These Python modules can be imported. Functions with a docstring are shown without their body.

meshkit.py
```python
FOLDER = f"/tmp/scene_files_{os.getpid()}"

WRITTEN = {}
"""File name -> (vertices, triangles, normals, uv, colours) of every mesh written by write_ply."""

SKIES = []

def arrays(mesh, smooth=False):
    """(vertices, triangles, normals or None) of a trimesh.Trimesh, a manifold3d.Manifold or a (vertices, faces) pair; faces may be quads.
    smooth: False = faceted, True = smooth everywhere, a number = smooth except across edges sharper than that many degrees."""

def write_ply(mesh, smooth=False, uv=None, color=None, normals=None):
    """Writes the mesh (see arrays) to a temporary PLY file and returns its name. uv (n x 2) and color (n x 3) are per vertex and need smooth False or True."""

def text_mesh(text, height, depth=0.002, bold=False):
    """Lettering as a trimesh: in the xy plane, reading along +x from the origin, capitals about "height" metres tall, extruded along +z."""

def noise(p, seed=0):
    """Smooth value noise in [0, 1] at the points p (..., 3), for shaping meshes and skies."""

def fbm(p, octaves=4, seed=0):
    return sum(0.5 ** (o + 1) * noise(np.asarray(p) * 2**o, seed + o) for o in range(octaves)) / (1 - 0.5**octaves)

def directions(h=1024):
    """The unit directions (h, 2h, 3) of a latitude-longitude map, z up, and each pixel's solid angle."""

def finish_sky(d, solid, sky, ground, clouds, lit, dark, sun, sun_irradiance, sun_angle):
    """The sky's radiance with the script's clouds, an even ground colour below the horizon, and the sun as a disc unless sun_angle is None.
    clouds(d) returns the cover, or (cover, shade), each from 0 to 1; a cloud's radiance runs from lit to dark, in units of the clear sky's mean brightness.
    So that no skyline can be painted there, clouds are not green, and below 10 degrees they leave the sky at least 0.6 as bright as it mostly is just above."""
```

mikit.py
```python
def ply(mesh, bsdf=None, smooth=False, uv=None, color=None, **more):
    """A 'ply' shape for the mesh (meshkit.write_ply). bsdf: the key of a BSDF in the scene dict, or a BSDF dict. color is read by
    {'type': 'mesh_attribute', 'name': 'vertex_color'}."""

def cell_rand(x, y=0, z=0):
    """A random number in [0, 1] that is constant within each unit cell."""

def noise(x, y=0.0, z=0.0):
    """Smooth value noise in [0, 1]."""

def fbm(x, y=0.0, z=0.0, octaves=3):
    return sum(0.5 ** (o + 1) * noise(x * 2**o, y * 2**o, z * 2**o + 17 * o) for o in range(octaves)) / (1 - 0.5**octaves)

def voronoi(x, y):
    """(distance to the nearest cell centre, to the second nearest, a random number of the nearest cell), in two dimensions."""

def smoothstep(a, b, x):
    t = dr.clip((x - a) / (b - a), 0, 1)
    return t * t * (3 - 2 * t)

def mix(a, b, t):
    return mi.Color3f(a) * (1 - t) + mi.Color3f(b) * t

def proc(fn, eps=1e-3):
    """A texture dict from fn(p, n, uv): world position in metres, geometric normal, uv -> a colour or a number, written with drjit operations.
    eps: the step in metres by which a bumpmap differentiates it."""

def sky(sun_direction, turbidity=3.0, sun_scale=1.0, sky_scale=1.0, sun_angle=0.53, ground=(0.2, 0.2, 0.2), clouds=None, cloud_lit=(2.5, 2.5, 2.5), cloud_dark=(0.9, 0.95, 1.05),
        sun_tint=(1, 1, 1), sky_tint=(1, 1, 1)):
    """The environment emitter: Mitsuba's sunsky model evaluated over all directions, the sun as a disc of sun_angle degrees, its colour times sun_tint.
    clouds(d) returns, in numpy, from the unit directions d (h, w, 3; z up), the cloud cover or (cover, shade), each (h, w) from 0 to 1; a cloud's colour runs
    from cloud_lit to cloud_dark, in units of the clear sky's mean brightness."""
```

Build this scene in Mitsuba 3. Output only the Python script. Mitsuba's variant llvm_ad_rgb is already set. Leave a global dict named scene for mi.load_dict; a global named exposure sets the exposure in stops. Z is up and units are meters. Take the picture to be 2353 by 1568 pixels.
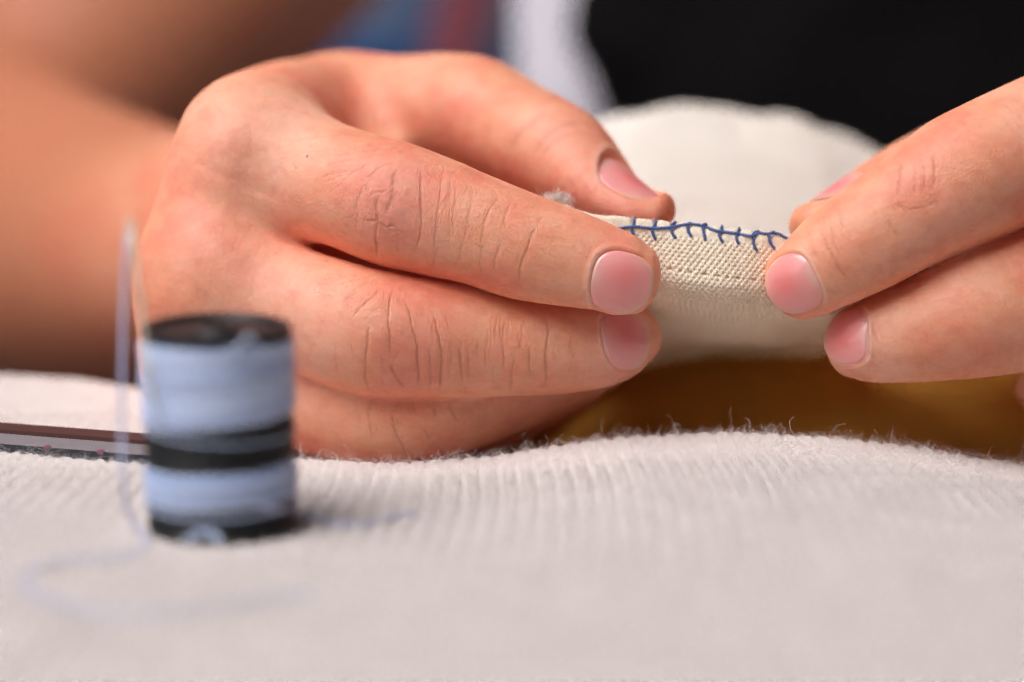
import math, numpy as np, trimesh, mitsuba as mi, mikit, meshkit
import drjit as dr
from scipy.spatial import cKDTree
from scipy.interpolate import PchipInterpolator, CubicSpline

T = mi.ScalarTransform4f
scene, labels = {}, {}
rng = np.random.default_rng(7)

# ------------------------------------------------------------------ camera
# lengths are millimetres while modelling and are written in metres
DIST, PITCH, HALFW = 350.0, math.radians(10.0), 75.0          # focus distance, tilt, half width of the focus plane
CAM_H = 77.1
F = np.array([0, math.cos(PITCH), -math.sin(PITCH)])          # viewing direction
R = np.array([1.0, 0, 0])
U = np.cross(R, F)
CAM = np.array([0, -DIST * math.cos(PITCH), CAM_H])
K = 2 * HALFW / 2353.0                                        # mm per photo unit on the focus plane
scene['camera'] = {'type': 'thinlens', 'fov': math.degrees(2 * math.atan(HALFW / DIST)), 'fov_axis': 'x',
                   'to_world': T().look_at(origin=list(CAM / 1e3), target=list((CAM + F * DIST) / 1e3), up=[0, 0, 1]),
                   'aperture_radius': 0.0071, 'focus_distance': 0.3485, 'near_clip': 0.02, 'far_clip': 20.0}
exposure = 0.0

# ------------------------------------------------------------------ light: a big diffused window light from above left and dim room light
def panel_light(name, center, target, w, h, rad):
    m = T().look_at(origin=list(center), target=list(target), up=[0, 1, 0]) @ T().scale([w / 2, h / 2, 1])
    scene[name] = {'type': 'rectangle', 'to_world': m, 'emitter': {'type': 'area', 'radiance': {'type': 'rgb', 'value': list(rad)}},
                   'bsdf': {'type': 'diffuse', 'reflectance': {'type': 'rgb', 'value': 0.6}}}
panel_light('softbox_lamp', (-0.50, -0.33, 1.0), (0, 0.02, 0.02), 0.95, 0.95, (7.2, 6.9, 6.95))
labels['softbox_lamp'] = {'label': 'large square diffused lamp high above the left of the table', 'category': 'lamp'}
panel_light('window_pane', (-1.15, -0.75, 0.42), (0, 0.0, 0.03), 0.8, 0.65, (1.0, 0.98, 1.08))
labels['window_pane'] = {'label': 'bright window at the front left of the table', 'category': 'window'}
scene['room_light'] = {'type': 'constant', 'radiance': {'type': 'rgb', 'value': [0.055, 0.052, 0.053]}}

# ------------------------------------------------------------------ helpers
def at(px, py, d=0.0):
    """the point at photo place (px, py) and at the depth d behind the focus plane, in mm"""
    z = DIST + d
    return CAM + F * z + R * ((px - 1176.5) * K * z / DIST) - U * ((py - 784) * K * z / DIST)

def on_ground(px, py, z0=0.0):
    d = at(px, py, 0) - CAM
    return CAM + d * ((z0 - CAM[2]) / d[2])

def photo(p):
    q = p - CAM
    z = q @ F
    return np.stack([1176.5 + (q @ R) / z * DIST / K, 784 - (q @ U) / z * DIST / K], -1), z - DIST

def unit(v):
    v = np.asarray(v, float)
    return v / np.maximum(np.linalg.norm(v, axis=-1, keepdims=True), 1e-12)

def sstep(a, b, x):
    t = np.clip((x - a) / (b - a), 0, 1)
    return t * t * (3 - 2 * t)

def put(key, mesh, bsdf, smooth=True, color=None, uv=None, **lab):
    v, f = (mesh.vertices, mesh.faces) if hasattr(mesh, 'vertices') else mesh
    scene[key] = mikit.ply((np.asarray(v) / 1e3, np.asarray(f)), bsdf, smooth, uv=uv, color=color)
    if lab:
        labels[key] = lab

def grid_faces(n, m, wrap=False):
    i, j = np.meshgrid(np.arange(n - 1), np.arange(m if wrap else m - 1), indexing='ij')
    a, b = i * m + j, i * m + (j + 1) % m
    return np.stack([a, b, b + m, a + m], -1).reshape(-1, 4)

def tri(f):
    return np.vstack([f[:, [0, 1, 2]], f[:, [0, 2, 3]]])

def tube_mesh(c, r, sides=8, caps=True):
    c = np.asarray(c, float)
    r = np.broadcast_to(np.asarray(r, float), len(c))
    t = unit(np.gradient(c, axis=0))
    n = np.zeros_like(c)
    n[0] = unit(np.cross(t[0], [0.3, 0.5, 0.81]))
    for i in range(1, len(c)):
        n[i] = unit(n[i - 1] - t[i] * (n[i - 1] @ t[i]))
    b = np.cross(t, n)
    a = np.arange(sides) / sides * 2 * np.pi
    v = (c[:, None] + r[:, None, None] * (np.cos(a)[None, :, None] * n[:, None] + np.sin(a)[None, :, None] * b[:, None])).reshape(-1, 3)
    f = tri(grid_faces(len(c), sides, True))
    if caps:
        k = len(v)
        v = np.vstack([v, c[:1], c[-1:]])
        i = np.arange(sides)
        e = (len(c) - 1) * sides
        f = np.vstack([f, np.stack([i * 0 + k, (i + 1) % sides, i], 1), np.stack([i * 0 + k + 1, e + i, e + (i + 1) % sides], 1)])
    return v, f

def spline(pts, n):
    pts = np.asarray(pts, float)
    s = np.r_[0, np.cumsum(np.linalg.norm(np.diff(pts, axis=0), axis=1))]
    return CubicSpline(s, pts)(np.linspace(0, s[-1], n))

def join(meshes):
    vs, fs, k = [], [], 0
    for v, f in meshes:
        vs.append(v); fs.append(f + k); k += len(v)
    return np.vstack(vs), np.vstack(fs)

def fix_outward(v, f):
    vol = np.einsum('ij,ij->i', v[f[:, 0]], np.cross(v[f[:, 1]], v[f[:, 2]])).sum()
    return f if vol > 0 else f[:, ::-1]

# ------------------------------------------------------------------ materials
def rgb(*c):
    return {'type': 'rgb', 'value': list(c)}
VC = {'type': 'mesh_attribute', 'name': 'vertex_color'}

def skin_relief(p, n, uv):
    x, y = p.x * 1000 + p.y * 400, p.z * 1000 + p.y * 300
    d1, d2, _ = mikit.voronoi(x * 1.9, y * 1.5)
    e1, e2, _ = mikit.voronoi(x * 0.95 + 7, y * 0.7)
    return mikit.smoothstep(0.0, 0.28, d2 - d1) * 0.55 + mikit.smoothstep(0.0, 0.2, e2 - e1) * 0.3 + mikit.fbm(x * 4, y * 4, 0.0, 2) * 0.6
scene['skin'] = {'type': 'bumpmap', 'scale': 5.5e-5, 'arbitrary': mikit.proc(skin_relief, eps=6e-5),
                 'bsdf': {'type': 'principled', 'base_color': VC, 'roughness': 0.47, 'specular': 0.42, 'sheen': 0.08, 'sheen_tint': 0.9}}
scene['nail_plate'] = {'type': 'principled', 'base_color': VC, 'roughness': 0.24, 'specular': 0.5, 'clearcoat': 0.8, 'clearcoat_gloss': 0.9}

def cloth_colour(p, n, uv):
    return mikit.mix((0.53, 0.478, 0.455), (0.61, 0.56, 0.535), mikit.fbm(p.x * 260, p.y * 260, p.z * 260, 3))
scene['table_wool'] = {'type': 'principled', 'base_color': mikit.proc(cloth_colour), 'roughness': 0.85, 'specular': 0.25, 'sheen': 0.5}
scene['wool_fibre'] = {'type': 'twosided', 'bsdf': {'type': 'principled', 'base_color': rgb(0.88, 0.82, 0.79), 'roughness': 0.6, 'specular': 0.4}}

def knit_colour(p, n, uv):
    return mikit.mix((0.76, 0.655, 0.50), (0.85, 0.765, 0.62), mikit.fbm(p.x * 900, p.y * 900, p.z * 900, 2))
scene['cream_knit'] = {'type': 'twosided', 'bsdf': {'type': 'principled', 'base_color': mikit.proc(knit_colour), 'roughness': 0.85, 'specular': 0.2, 'sheen': 0.4}}
def felt_colour(p, n, uv):
    return mikit.mix((0.68, 0.62, 0.545), (0.77, 0.71, 0.64), mikit.fbm(p.x * 90, p.y * 90, p.z * 90, 4))
scene['cream_felt'] = {'type': 'twosided', 'bsdf': {'type': 'principled', 'base_color': mikit.proc(felt_colour), 'roughness': 0.9, 'specular': 0.15, 'sheen': 0.4}}
scene['hair'] = {'type': 'principled', 'base_color': rgb(0.14, 0.07, 0.04), 'roughness': 0.5, 'specular': 0.3}
scene['white_wool'] = {'type': 'twosided', 'bsdf': {'type': 'principled', 'base_color': rgb(0.76, 0.71, 0.66), 'roughness': 0.8, 'specular': 0.25}}
scene['blue_thread'] = {'type': 'principled', 'base_color': VC, 'roughness': 0.45, 'specular': 0.5, 'sheen': 0.4}
scene['pale_thread'] = {'type': 'principled', 'base_color': rgb(0.48, 0.58, 0.78), 'roughness': 0.38, 'specular': 0.5, 'sheen': 0.3}
scene['spool_thread'] = {'type': 'principled', 'base_color': VC, 'roughness': 0.38, 'specular': 0.5, 'sheen': 0.3}
scene['violet_thread'] = {'type': 'principled', 'base_color': rgb(0.46, 0.49, 0.69), 'roughness': 0.45, 'specular': 0.5}
scene['black_thread'] = {'type': 'principled', 'base_color': rgb(0.012, 0.013, 0.014), 'roughness': 0.5, 'specular': 0.3}
scene['black_plastic'] = {'type': 'principled', 'base_color': rgb(0.012, 0.012, 0.014), 'roughness': 0.4, 'specular': 0.4}
scene['gold_steel'] = {'type': 'principled', 'base_color': rgb(0.74, 0.66, 0.50), 'roughness': 0.25, 'metallic': 1.0}

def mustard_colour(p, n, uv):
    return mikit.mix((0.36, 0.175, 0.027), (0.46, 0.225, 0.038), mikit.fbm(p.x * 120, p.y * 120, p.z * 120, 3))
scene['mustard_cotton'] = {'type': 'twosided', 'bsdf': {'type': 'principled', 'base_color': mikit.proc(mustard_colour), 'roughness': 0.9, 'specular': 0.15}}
scene['black_jersey'] = {'type': 'twosided', 'bsdf': {'type': 'principled', 'base_color': rgb(0.0055, 0.005, 0.0053), 'roughness': 0.8, 'specular': 0.05}}
scene['white_cotton'] = {'type': 'principled', 'base_color': rgb(0.82, 0.80, 0.88), 'roughness': 0.9, 'specular': 0.1}
def blue_colour(p, n, uv):
    return mikit.mix((0.035, 0.105, 0.28), (0.19, 0.24, 0.33), mikit.smoothstep(0.35, 0.65, mikit.fbm(p.x * 22 + 3, p.y * 10, p.z * 22, 2)))
scene['blue_cotton'] = {'type': 'principled', 'base_color': mikit.proc(blue_colour), 'roughness': 0.9, 'specular': 0.1}
scene['red_cotton'] = {'type': 'principled', 'base_color': rgb(0.42, 0.12, 0.15), 'roughness': 0.9, 'specular': 0.1}
scene['brown_leather'] = {'type': 'principled', 'base_color': rgb(0.075, 0.032, 0.028), 'roughness': 0.6, 'specular': 0.3}
scene['grey_metal'] = {'type': 'principled', 'base_color': rgb(0.30, 0.27, 0.29), 'roughness': 0.5, 'specular': 0.4}
scene['dark_rubber'] = {'type': 'principled', 'base_color': rgb(0.03, 0.033, 0.042), 'roughness': 0.6, 'specular': 0.3}
scene['pink_paint'] = {'type': 'principled', 'base_color': rgb(0.25, 0.11, 0.15), 'roughness': 0.6, 'specular': 0.3}

# ================================================================== SETTING: the wool cloth on the table
def base_height(x, y):
    pq = 1176.5 + x / K
    crest = np.interp(pq, [-600, 300, 700, 900, 1150, 1290, 1450, 1680, 1930, 2150, 2353, 3200], [0.4, -0.4, -1.5, -2.3, -1.6, -0.4, 0.6, 1.4, 0.6, -0.8, -3.2, -8.0])
    rise = crest * sstep(-75, 5, y)
    fall_right = sstep(430, 720, pq) * 0.36 * np.maximum(y - np.interp(pq, [700, 1100, 1400], [-1, 0, 4]), 0) ** 1.0
    edge = np.interp(pq, [-600, 0, 300, 700, 1200, 3000], [70, 64, 52, 60, 62, 60])
    drop = np.maximum(y - edge + 10, 0) ** 2 * 0.045
    lump = 0.9 * (meshkit.fbm(np.stack([x / 34 + 3, y / 34, 0 * x], -1), 3, seed=4) - 0.5)
    # a shallow hollow at the lower left corner of the cloth
    hollow = -1.6 * np.exp(-((x + 66) / 9) ** 2 - ((y + 88) / 5) ** 2)
    return rise - fall_right - drop + lump + hollow

def knit_relief(x, y):
    xs = x + 0.9 * np.sin(y / 17.0) + 0.04 * (y + 30) * np.clip(x / 40, -1, 1.2)
    w, hgt = 2.6, 2.0
    cx = xs / w
    fx = np.abs((cx % 1.0) - 0.5) * 2                          # 1 on the seam between two columns
    row = (y / hgt + 0.9 * fx) % 1.0
    return (1.15 * (1 - fx ** 2.2) * (0.72 + 0.55 * np.sin(row * 2 * np.pi)) + 0.12 * np.sin(row * 2 * np.pi)) * (1 - 0.72 * sstep(-22, -4, y)) * (1 - 0.85 * np.exp(-(np.hypot(x + 37.2, y + 46.5) / 13.5) ** 6))

def cloth_z(x, y):
    q = np.stack([x / 0.9, y / 0.9, 0 * x], -1)
    return base_height(x, y) + knit_relief(x, y) + 0.28 * (meshkit.fbm(q, 3, seed=9) - 0.5)

xs = np.r_[np.linspace(-260, -100, 40)[:-1], np.linspace(-100, 100, 780), np.linspace(100, 260, 40)[1:]]
ys = np.r_[np.linspace(-330, -135, 40)[:-1], np.linspace(-135, 28, 420), np.linspace(28, 135, 90)[1:]]
X, Y = np.meshgrid(xs, ys, indexing='ij')
Z = np.maximum(cloth_z(X, Y), -150)
cv = np.stack([X, Y, Z], -1).reshape(-1, 3)
put('table_cloth', (cv, tri(grid_faces(len(xs), len(ys))[:, ::-1])), 'table_wool', True,
    label='fuzzy off-white ribbed wool cloth covering the table', category='cloth', kind='structure')
_n = trimesh.Trimesh(cv, tri(grid_faces(len(xs), len(ys))[:, ::-1]), process=False).face_normals[:5]
if _n[:, 2].mean() < 0:
    put('table_cloth', (cv, tri(grid_faces(len(xs), len(ys)))), 'table_wool', True,
        label='fuzzy off-white ribbed wool cloth covering the table', category='cloth', kind='structure')

# fuzz: fine curled fibres standing off the wool
def fibres(n, xr, yr, lmin, lmax, rad, seed, up=1.0):
    g = np.random.default_rng(seed)
    x, y = g.uniform(*xr, n), g.uniform(*yr, n)
    ln = lmin + (lmax - lmin) * g.random(n) ** 2.2
    az, el = g.uniform(0, 2 * np.pi, n), np.abs(g.normal(0.35, 0.35, n)) * up
    m = 6
    d = np.stack([np.cos(az) * np.cos(el), np.sin(az) * np.cos(el), np.sin(el)], -1)
    p = np.stack([x, y, cloth_z(x, y) - 0.05], -1)
    pts = [p]
    for k in range(m):
        d = unit(d + g.normal(0, 0.62, (n, 3)) + np.array([0, 0, -0.10]))
        p = p + d * (ln / m)[:, None]
        pts.append(p)
    c = np.stack(pts, 1)                                     # n, m+1, 3
    t = unit(np.gradient(c, axis=1))
    a = unit(np.cross(t, np.array([0.31, 0.52, 0.79])))
    b = np.cross(t, a)
    r = (rad * np.linspace(1, 0.5, m + 1))[None, :, None, None]
    ang = np.arange(3) * 2 * np.pi / 3
    v = c[:, :, None] + r * (np.cos(ang)[None, None, :, None] * a[:, :, None] + np.sin(ang)[None, None, :, None] * b[:, :, None])
    f1 = tri(grid_faces(m + 1, 3, True))
    f = (f1[None] + (np.arange(n) * (m + 1) * 3)[:, None, None]).reshape(-1, 3)
    return v.reshape(-1, 3), f
fz = join([fibres(52000, (-85, 90), (-30, 26), 0.8, 3.4, 0.019, 1), fibres(7000, (-90, 95), (-75, -20), 1.0, 2.6, 0.026, 2),
           fibres(1300, (-75, 80), (-14, 9), 1.6, 5.5, 0.026, 3, 0.8)])
put('wool_fuzz', fz, 'wool_fibre', False, label='fine pale fibres standing off the wool cloth', category='fuzz', kind='stuff')

# ================================================================== PERSON: implicit arms and hands
class Tube:
    """a swept limb: stations (photo x, photo y, depth mm, half height mm, half depth mm)"""
    def __init__(self, st, cap=(0.9, 0.9), world=False):
        st = np.asarray(st, float)
        P = st[:, :3] if world else np.array([at(*r[:3]) for r in st])
        s = np.r_[0, np.cumsum(np.linalg.norm(np.diff(P, axis=0), axis=1))]
        n = max(int(s[-1] / 0.8), 6)
        q = np.linspace(0, s[-1], n)
        self.c = PchipInterpolator(s, P)(q) if len(st) > 2 else P[0] + (P[1] - P[0]) * (q / s[-1])[:, None]
        if len(st) > 3:
            self.c = 0.35 * self.c + 0.65 * CubicSpline(s, P)(q)
        rr = PchipInterpolator(s, st[:, 3:5])(q)
        self.ru, self.rd = rr[:, 0], rr[:, 1]
        roll = np.radians(PchipInterpolator(s, st[:, 5])(q))[:, None] if st.shape[1] > 5 else np.zeros((n, 1))
        self.s, self.h = q, q[1] - q[0]
        self.t = unit(np.gradient(self.c, axis=0))
        u = np.cross(self.t, F)
        u *= np.sign(u @ U)[:, None]
        self.u = unit(u + 1e-6 * U)
        self.v = np.cross(self.t, self.u)
        self.v *= np.sign(self.v @ F)[:, None]                 # v points away from the camera
        self.u, self.v = self.u * np.cos(roll) - self.v * np.sin(roll), self.v * np.cos(roll) + self.u * np.sin(roll)
        self.gu, self.gd = np.gradient(self.ru, self.h), np.gradient(self.rd, self.h)
        self.cap, self.tree = cap, cKDTree(self.c)
        self.rmax = max(self.ru.max(), self.rd.max())

    def local(self, p):
        _, i = self.tree.query(p, workers=-1)
        q = p - self.c[i]
        ds = np.einsum('ij,ij->i', q, self.t[i])
        dc = np.clip(ds, np.where(i == 0, 0, -self.h), np.where(i == len(self.c) - 1, 0, self.h))
        q = q - self.t[i] * dc[:, None]
        return i, dc, q

    def d(self, p):
        i, dc, q = self.local(p)
        ru, rd = self.ru[i] + self.gu[i] * dc, self.rd[i] + self.gd[i] * dc
        a, b, e = (np.einsum('ij,ij->i', q, w[i]) for w in (self.u, self.v, self.t))
        re = np.where(i < len(self.c) / 2, self.cap[0], self.cap[1]) * np.minimum(ru, rd)
        k = np.sqrt((a / ru) ** 2 + (b / rd) ** 2 + (e / re) ** 2) + 1e-9
        return np.linalg.norm(q, axis=1) * (1 - 1 / k)

    def near(self, p):                                         # lower bound
        return self.tree.query(p, workers=-1)[0] - self.rmax

def smin(a, b, k):
    h = np.maximum(k - np.abs(a - b), 0) / k
    return np.minimum(a, b) - h * h * h * k / 6

px = K                                                         # photo units to mm
TB = {}
def tube(name, st, **k):
    TB[name] = Tube(st, **k)

# ---- the hand on the left of the picture
tube('l_index', [(560, 372, 14, 9.2, 9.0), (690, 400, 12, 8.9, 8.6), (800, 435, 7.5, 9.0, 8.8), (900, 468, 5.0, 9.35, 9.2), (1000, 498, 4.0, 8.85, 8.6),
                 (1110, 533, 2.8, 8.1, 7.7), (1200, 566, 1.8, 7.85, 7.0), (1300, 593, 0.8, 7.2, 5.9), (1390, 618, 0.2, 6.35, 5.0), (1440, 636, 0.0, 5.9, 4.5), (1465, 643, 0.1, 5.2, 4.1)], cap=(0.9, 0.80))
tube('l_middle', [(500, 668, 12, 9.0, 9.0), (620, 694, 10, 8.7, 8.6), (740, 729, 7, 9.15, 9.0), (860, 766, 5.0, 9.4, 9.6), (960, 777, 5.4, 8.85, 9.0),
                  (1080, 787, 6.8, 8.15, 8.1), (1200, 798, 8.0, 7.3, 7.4), (1310, 801, 9.2, 6.7, 6.3), (1400, 788, 10.4, 6.2, 5.5), (1442, 773, 11.2, 5.5, 5.0), (1456, 767, 11.6, 4.9, 4.6)], cap=(0.9, 0.85))
tube('l_ring', [(500, 862, 20, 8.8, 9), (640, 908, 18, 8.2, 8.6), (780, 930, 14, 8.4, 9.0), (900, 944, 13, 8.6, 9.4), (1000, 930, 14, 8.2, 8.8),
                (1120, 900, 18, 7.6, 7.6), (1240, 862, 22, 7.0, 6.8), (1330, 838, 25, 6.2, 6.0), (1370, 828, 27, 5.2, 5.2)])
tube('l_pinky', [(540, 985, 36, 8.2, 8.5), (700, 990, 35, 7.2, 7.5), (880, 975, 33, 7.4, 8.0), (1060, 960, 35, 6.6, 6.8), (1230, 915, 40, 5.8, 5.8), (1330, 890, 43, 5.0, 5.0)])
tube('l_thumb', [(680, 330, 66, 12.5, 13, 0), (820, 285, 54, 10.8, 12, 0), (960, 262, 46, 9.8, 11, 0), (1075, 262, 39, 9.6, 10.4, 0), (1190, 310, 31, 8.5, 9.4, 4), (1296, 366, 23, 7.9, 9.0, 8),
                 (1362, 422, 18.5, 6.4, 8.2, 9), (1425, 464, 15, 4.2, 6.8, 13), (1480, 485, 13.2, 3.5, 6.0, 14), (1511, 491, 12.6, 3.3, 5.1, 14)], cap=(0.9, 0.75))
tube('l_m2', [(583, 352, 18, 9.1, 9.1), (640, 345, 42, 11, 11), (670, 440, 72, 14, 14)])
tube('l_m3', [(490, 645, 12, 9.5, 9.5), (570, 600, 42, 11.5, 11.5), (640, 530, 74, 15, 15)])
tube('l_m4', [(500, 850, 20, 9.2, 9.2), (560, 760, 48, 11.5, 11.5), (620, 600, 76, 15, 15)])
tube('l_m5', [(545, 985, 36, 8.2, 8.2), (580, 850, 58, 11, 11), (610, 680, 78, 14, 14)])
tube('l_knuckles', [(585, 352, 16, 8.6, 8.6), (530, 490, 17, 9.6, 9.6), (490, 645, 15, 9.3, 9.3), (500, 760, 19, 9.3, 9.3), (520, 870, 26, 8.6, 8.6)])
tube('l_dorsum', [(590, 318, 24, 7.3, 7.3), (690, 268, 40, 7.6, 7.6), (790, 258, 54, 8.0, 8.0)])
tube('l_fill', [(640, 560, 24, 4.5, 5), (860, 612, 19, 4.5, 5), (1080, 668, 17, 4.2, 4.6), (1260, 708, 15, 3.6, 4)])
tube('l_web', [(650, 340, 46, 7.5, 7.5), (780, 350, 40, 5.2, 5.2), (880, 380, 34, 3.6, 3.6)])
tube('l_palm', [(720, 560, 42, 12, 10), (640, 700, 46, 13, 12), (620, 850, 48, 10, 10)])
tube('l_forearm', [(650, 520, 74, 19, 18), (480, 570, 92, 21, 20), (250, 580, 130, 28, 26), (60, 535, 190, 34, 33), (-90, 450, 245, 37, 36)])
tube('l_upper', [(-90, 450, 245, 37, 36), (110, 240, 268, 39, 38), (520, -150, 300, 42, 41), (880, -600, 330, 46, 46), (1100, -900, 350, 60, 55)])
# ---- the hand on the right of the picture
tube('r_index', [(2760, 150, 18, 10, 10), (2560, 240, 9, 9.8, 9.6), (2353, 350, 5, 10.3, 9.6), (2215, 412, 2.5, 9.9, 9.4), (2090, 487, 1.2, 8.55, 8.2), (1985, 552, 0.6, 7.9, 7.2),
                 (1900, 606, 1.2, 6.9, 6.2), (1850, 640, 2.2, 6.0, 5.6), (1832, 650, 2.8, 5.6, 5.2)], cap=(0.9, 0.85))
tube('r_middle', [(2780, 550, 20, 10.5, 10), (2580, 625, 12, 10.4, 9.8), (2353, 690, 6.5, 10.6, 9.6), (2230, 723, 5, 9.7, 9.2), (2120, 758, 4.6, 8.0, 8.0), (2030, 781, 5.2, 6.6, 6.6),
                  (1985, 788, 6.2, 5.8, 5.8), (1966, 788, 6.8, 5.4, 5.4)], cap=(0.9, 0.8))
tube('r_ring', [(2800, 900, 34, 9, 9), (2620, 905, 32, 8.6, 8.6), (2470, 900, 32, 8.2, 8.2), (2430, 990, 38, 7.6, 7.6), (2540, 1060, 50, 6.6, 6.6)])
tube('r_palm', [(2760, 420, 40, 10, 10), (2480, 560, 24, 8, 8), (2250, 640, 17, 5, 6), (2130, 672, 14, 4.2, 5), (2040, 700, 13, 3.2, 4)])
tube('r_pinky', [(2800, 1120, 48, 8, 8), (2620, 1130, 44, 7.4, 7.4), (2500, 1120, 46, 6.6, 6.6)])
tube('r_thumb', [(2700, 380, 66, 13, 13, 0), (2440, 360, 48, 10, 10, 0), (2240, 380, 34, 8.8, 9, 0), (2080, 436, 23, 7.2, 8.0, -4), (1960, 484, 15, 5.0, 7.0, -8), (1885, 511, 12, 3.7, 5.8, -10), (1852, 517, 11.5, 3.0, 4.6, -10)], cap=(0.9, 0.8))
tube('r_m2', [(2760, 170, 20, 10.5, 10.5), (2900, 300, 80, 15, 14)])
tube('r_m3', [(2790, 560, 22, 10.5, 10.5), (2910, 450, 80, 15, 14)])
tube('r_m4', [(2810, 880, 36, 10, 10), (2920, 600, 82, 15, 14)])
tube('r_m5', [(2800, 1110, 50, 9, 9), (2900, 760, 84, 13, 13)])
tube('r_forearm', [(2910, 500, 80, 21, 19), (2960, 560, 120, 23, 22), (2990, 520, 210, 33, 33), (2960, 470, 290, 37, 37)])
tube('r_upper', [(2960, 470, 290, 37, 37), (2700, 0, 330, 41, 41), (2350, -700, 360, 60, 55)])
tube('trunk', [(1100, -900, 350, 60, 55), (1750, -1000, 365, 70, 60), (2350, -700, 360, 60, 55)])

HANDS = {'l': (['l_index', 'l_middle', 'l_ring', 'l_pinky', 'l_thumb'], ['l_m2', 'l_m3', 'l_m4', 'l_m5', 'l_palm', 'l_knuckles', 'l_dorsum', 'l_forearm']),
         'r': (['r_index', 'r_middle', 'r_ring', 'r_pinky', 'r_thumb'], ['r_m2', 'r_m3', 'r_m4', 'r_m5', 'r_palm', 'r_forearm'])}

def sdf(p, cull=None):
    D = {}
    def get(n):
        if n not in D:
            t = TB[n]
            out = np.full(len(p), 1e3)
            w = cull[n] if cull is not None else slice(None)
            if cull is None or w.any():
                out[w] = t.d(p[w])
            D[n] = out
        return D[n]
    total = None
    for side, (fingers, palm) in HANDS.items():
        pa = get(palm[0])
        for n in palm[1:]:
            pa = smin(pa, get(n), 14)
        out = pa
        for n in fingers:
            g = get(n)
            if n == 'l_thumb':
                g = smin(g, get('l_web'), 10)
            k = 11 if n.endswith('thumb') else 10
            out = smin(out, smin(g, pa, k), 0.9)
        if side == 'l':
            out = smin(out, get('l_fill'), 0.9)
        out = smin(out, get(side + '_upper'), 16)
        total = out if total is None else np.minimum(total, out)
    return smin(total, get('trunk'), 20)

def axis(lo, a, b, hi, h, g=1.12, big=6.0):
    mid = list(np.arange(a, b + h / 2, h))
    s, x, left = h, a, []
    while x > lo:
        s = min(s * g, big); x -= s; left.append(x)
    s, x, right = h, mid[-1], []
    while x < hi:
        s = min(s * g, big); x += s; right.append(x)
    return np.array(left[::-1] + mid + right)

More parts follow.
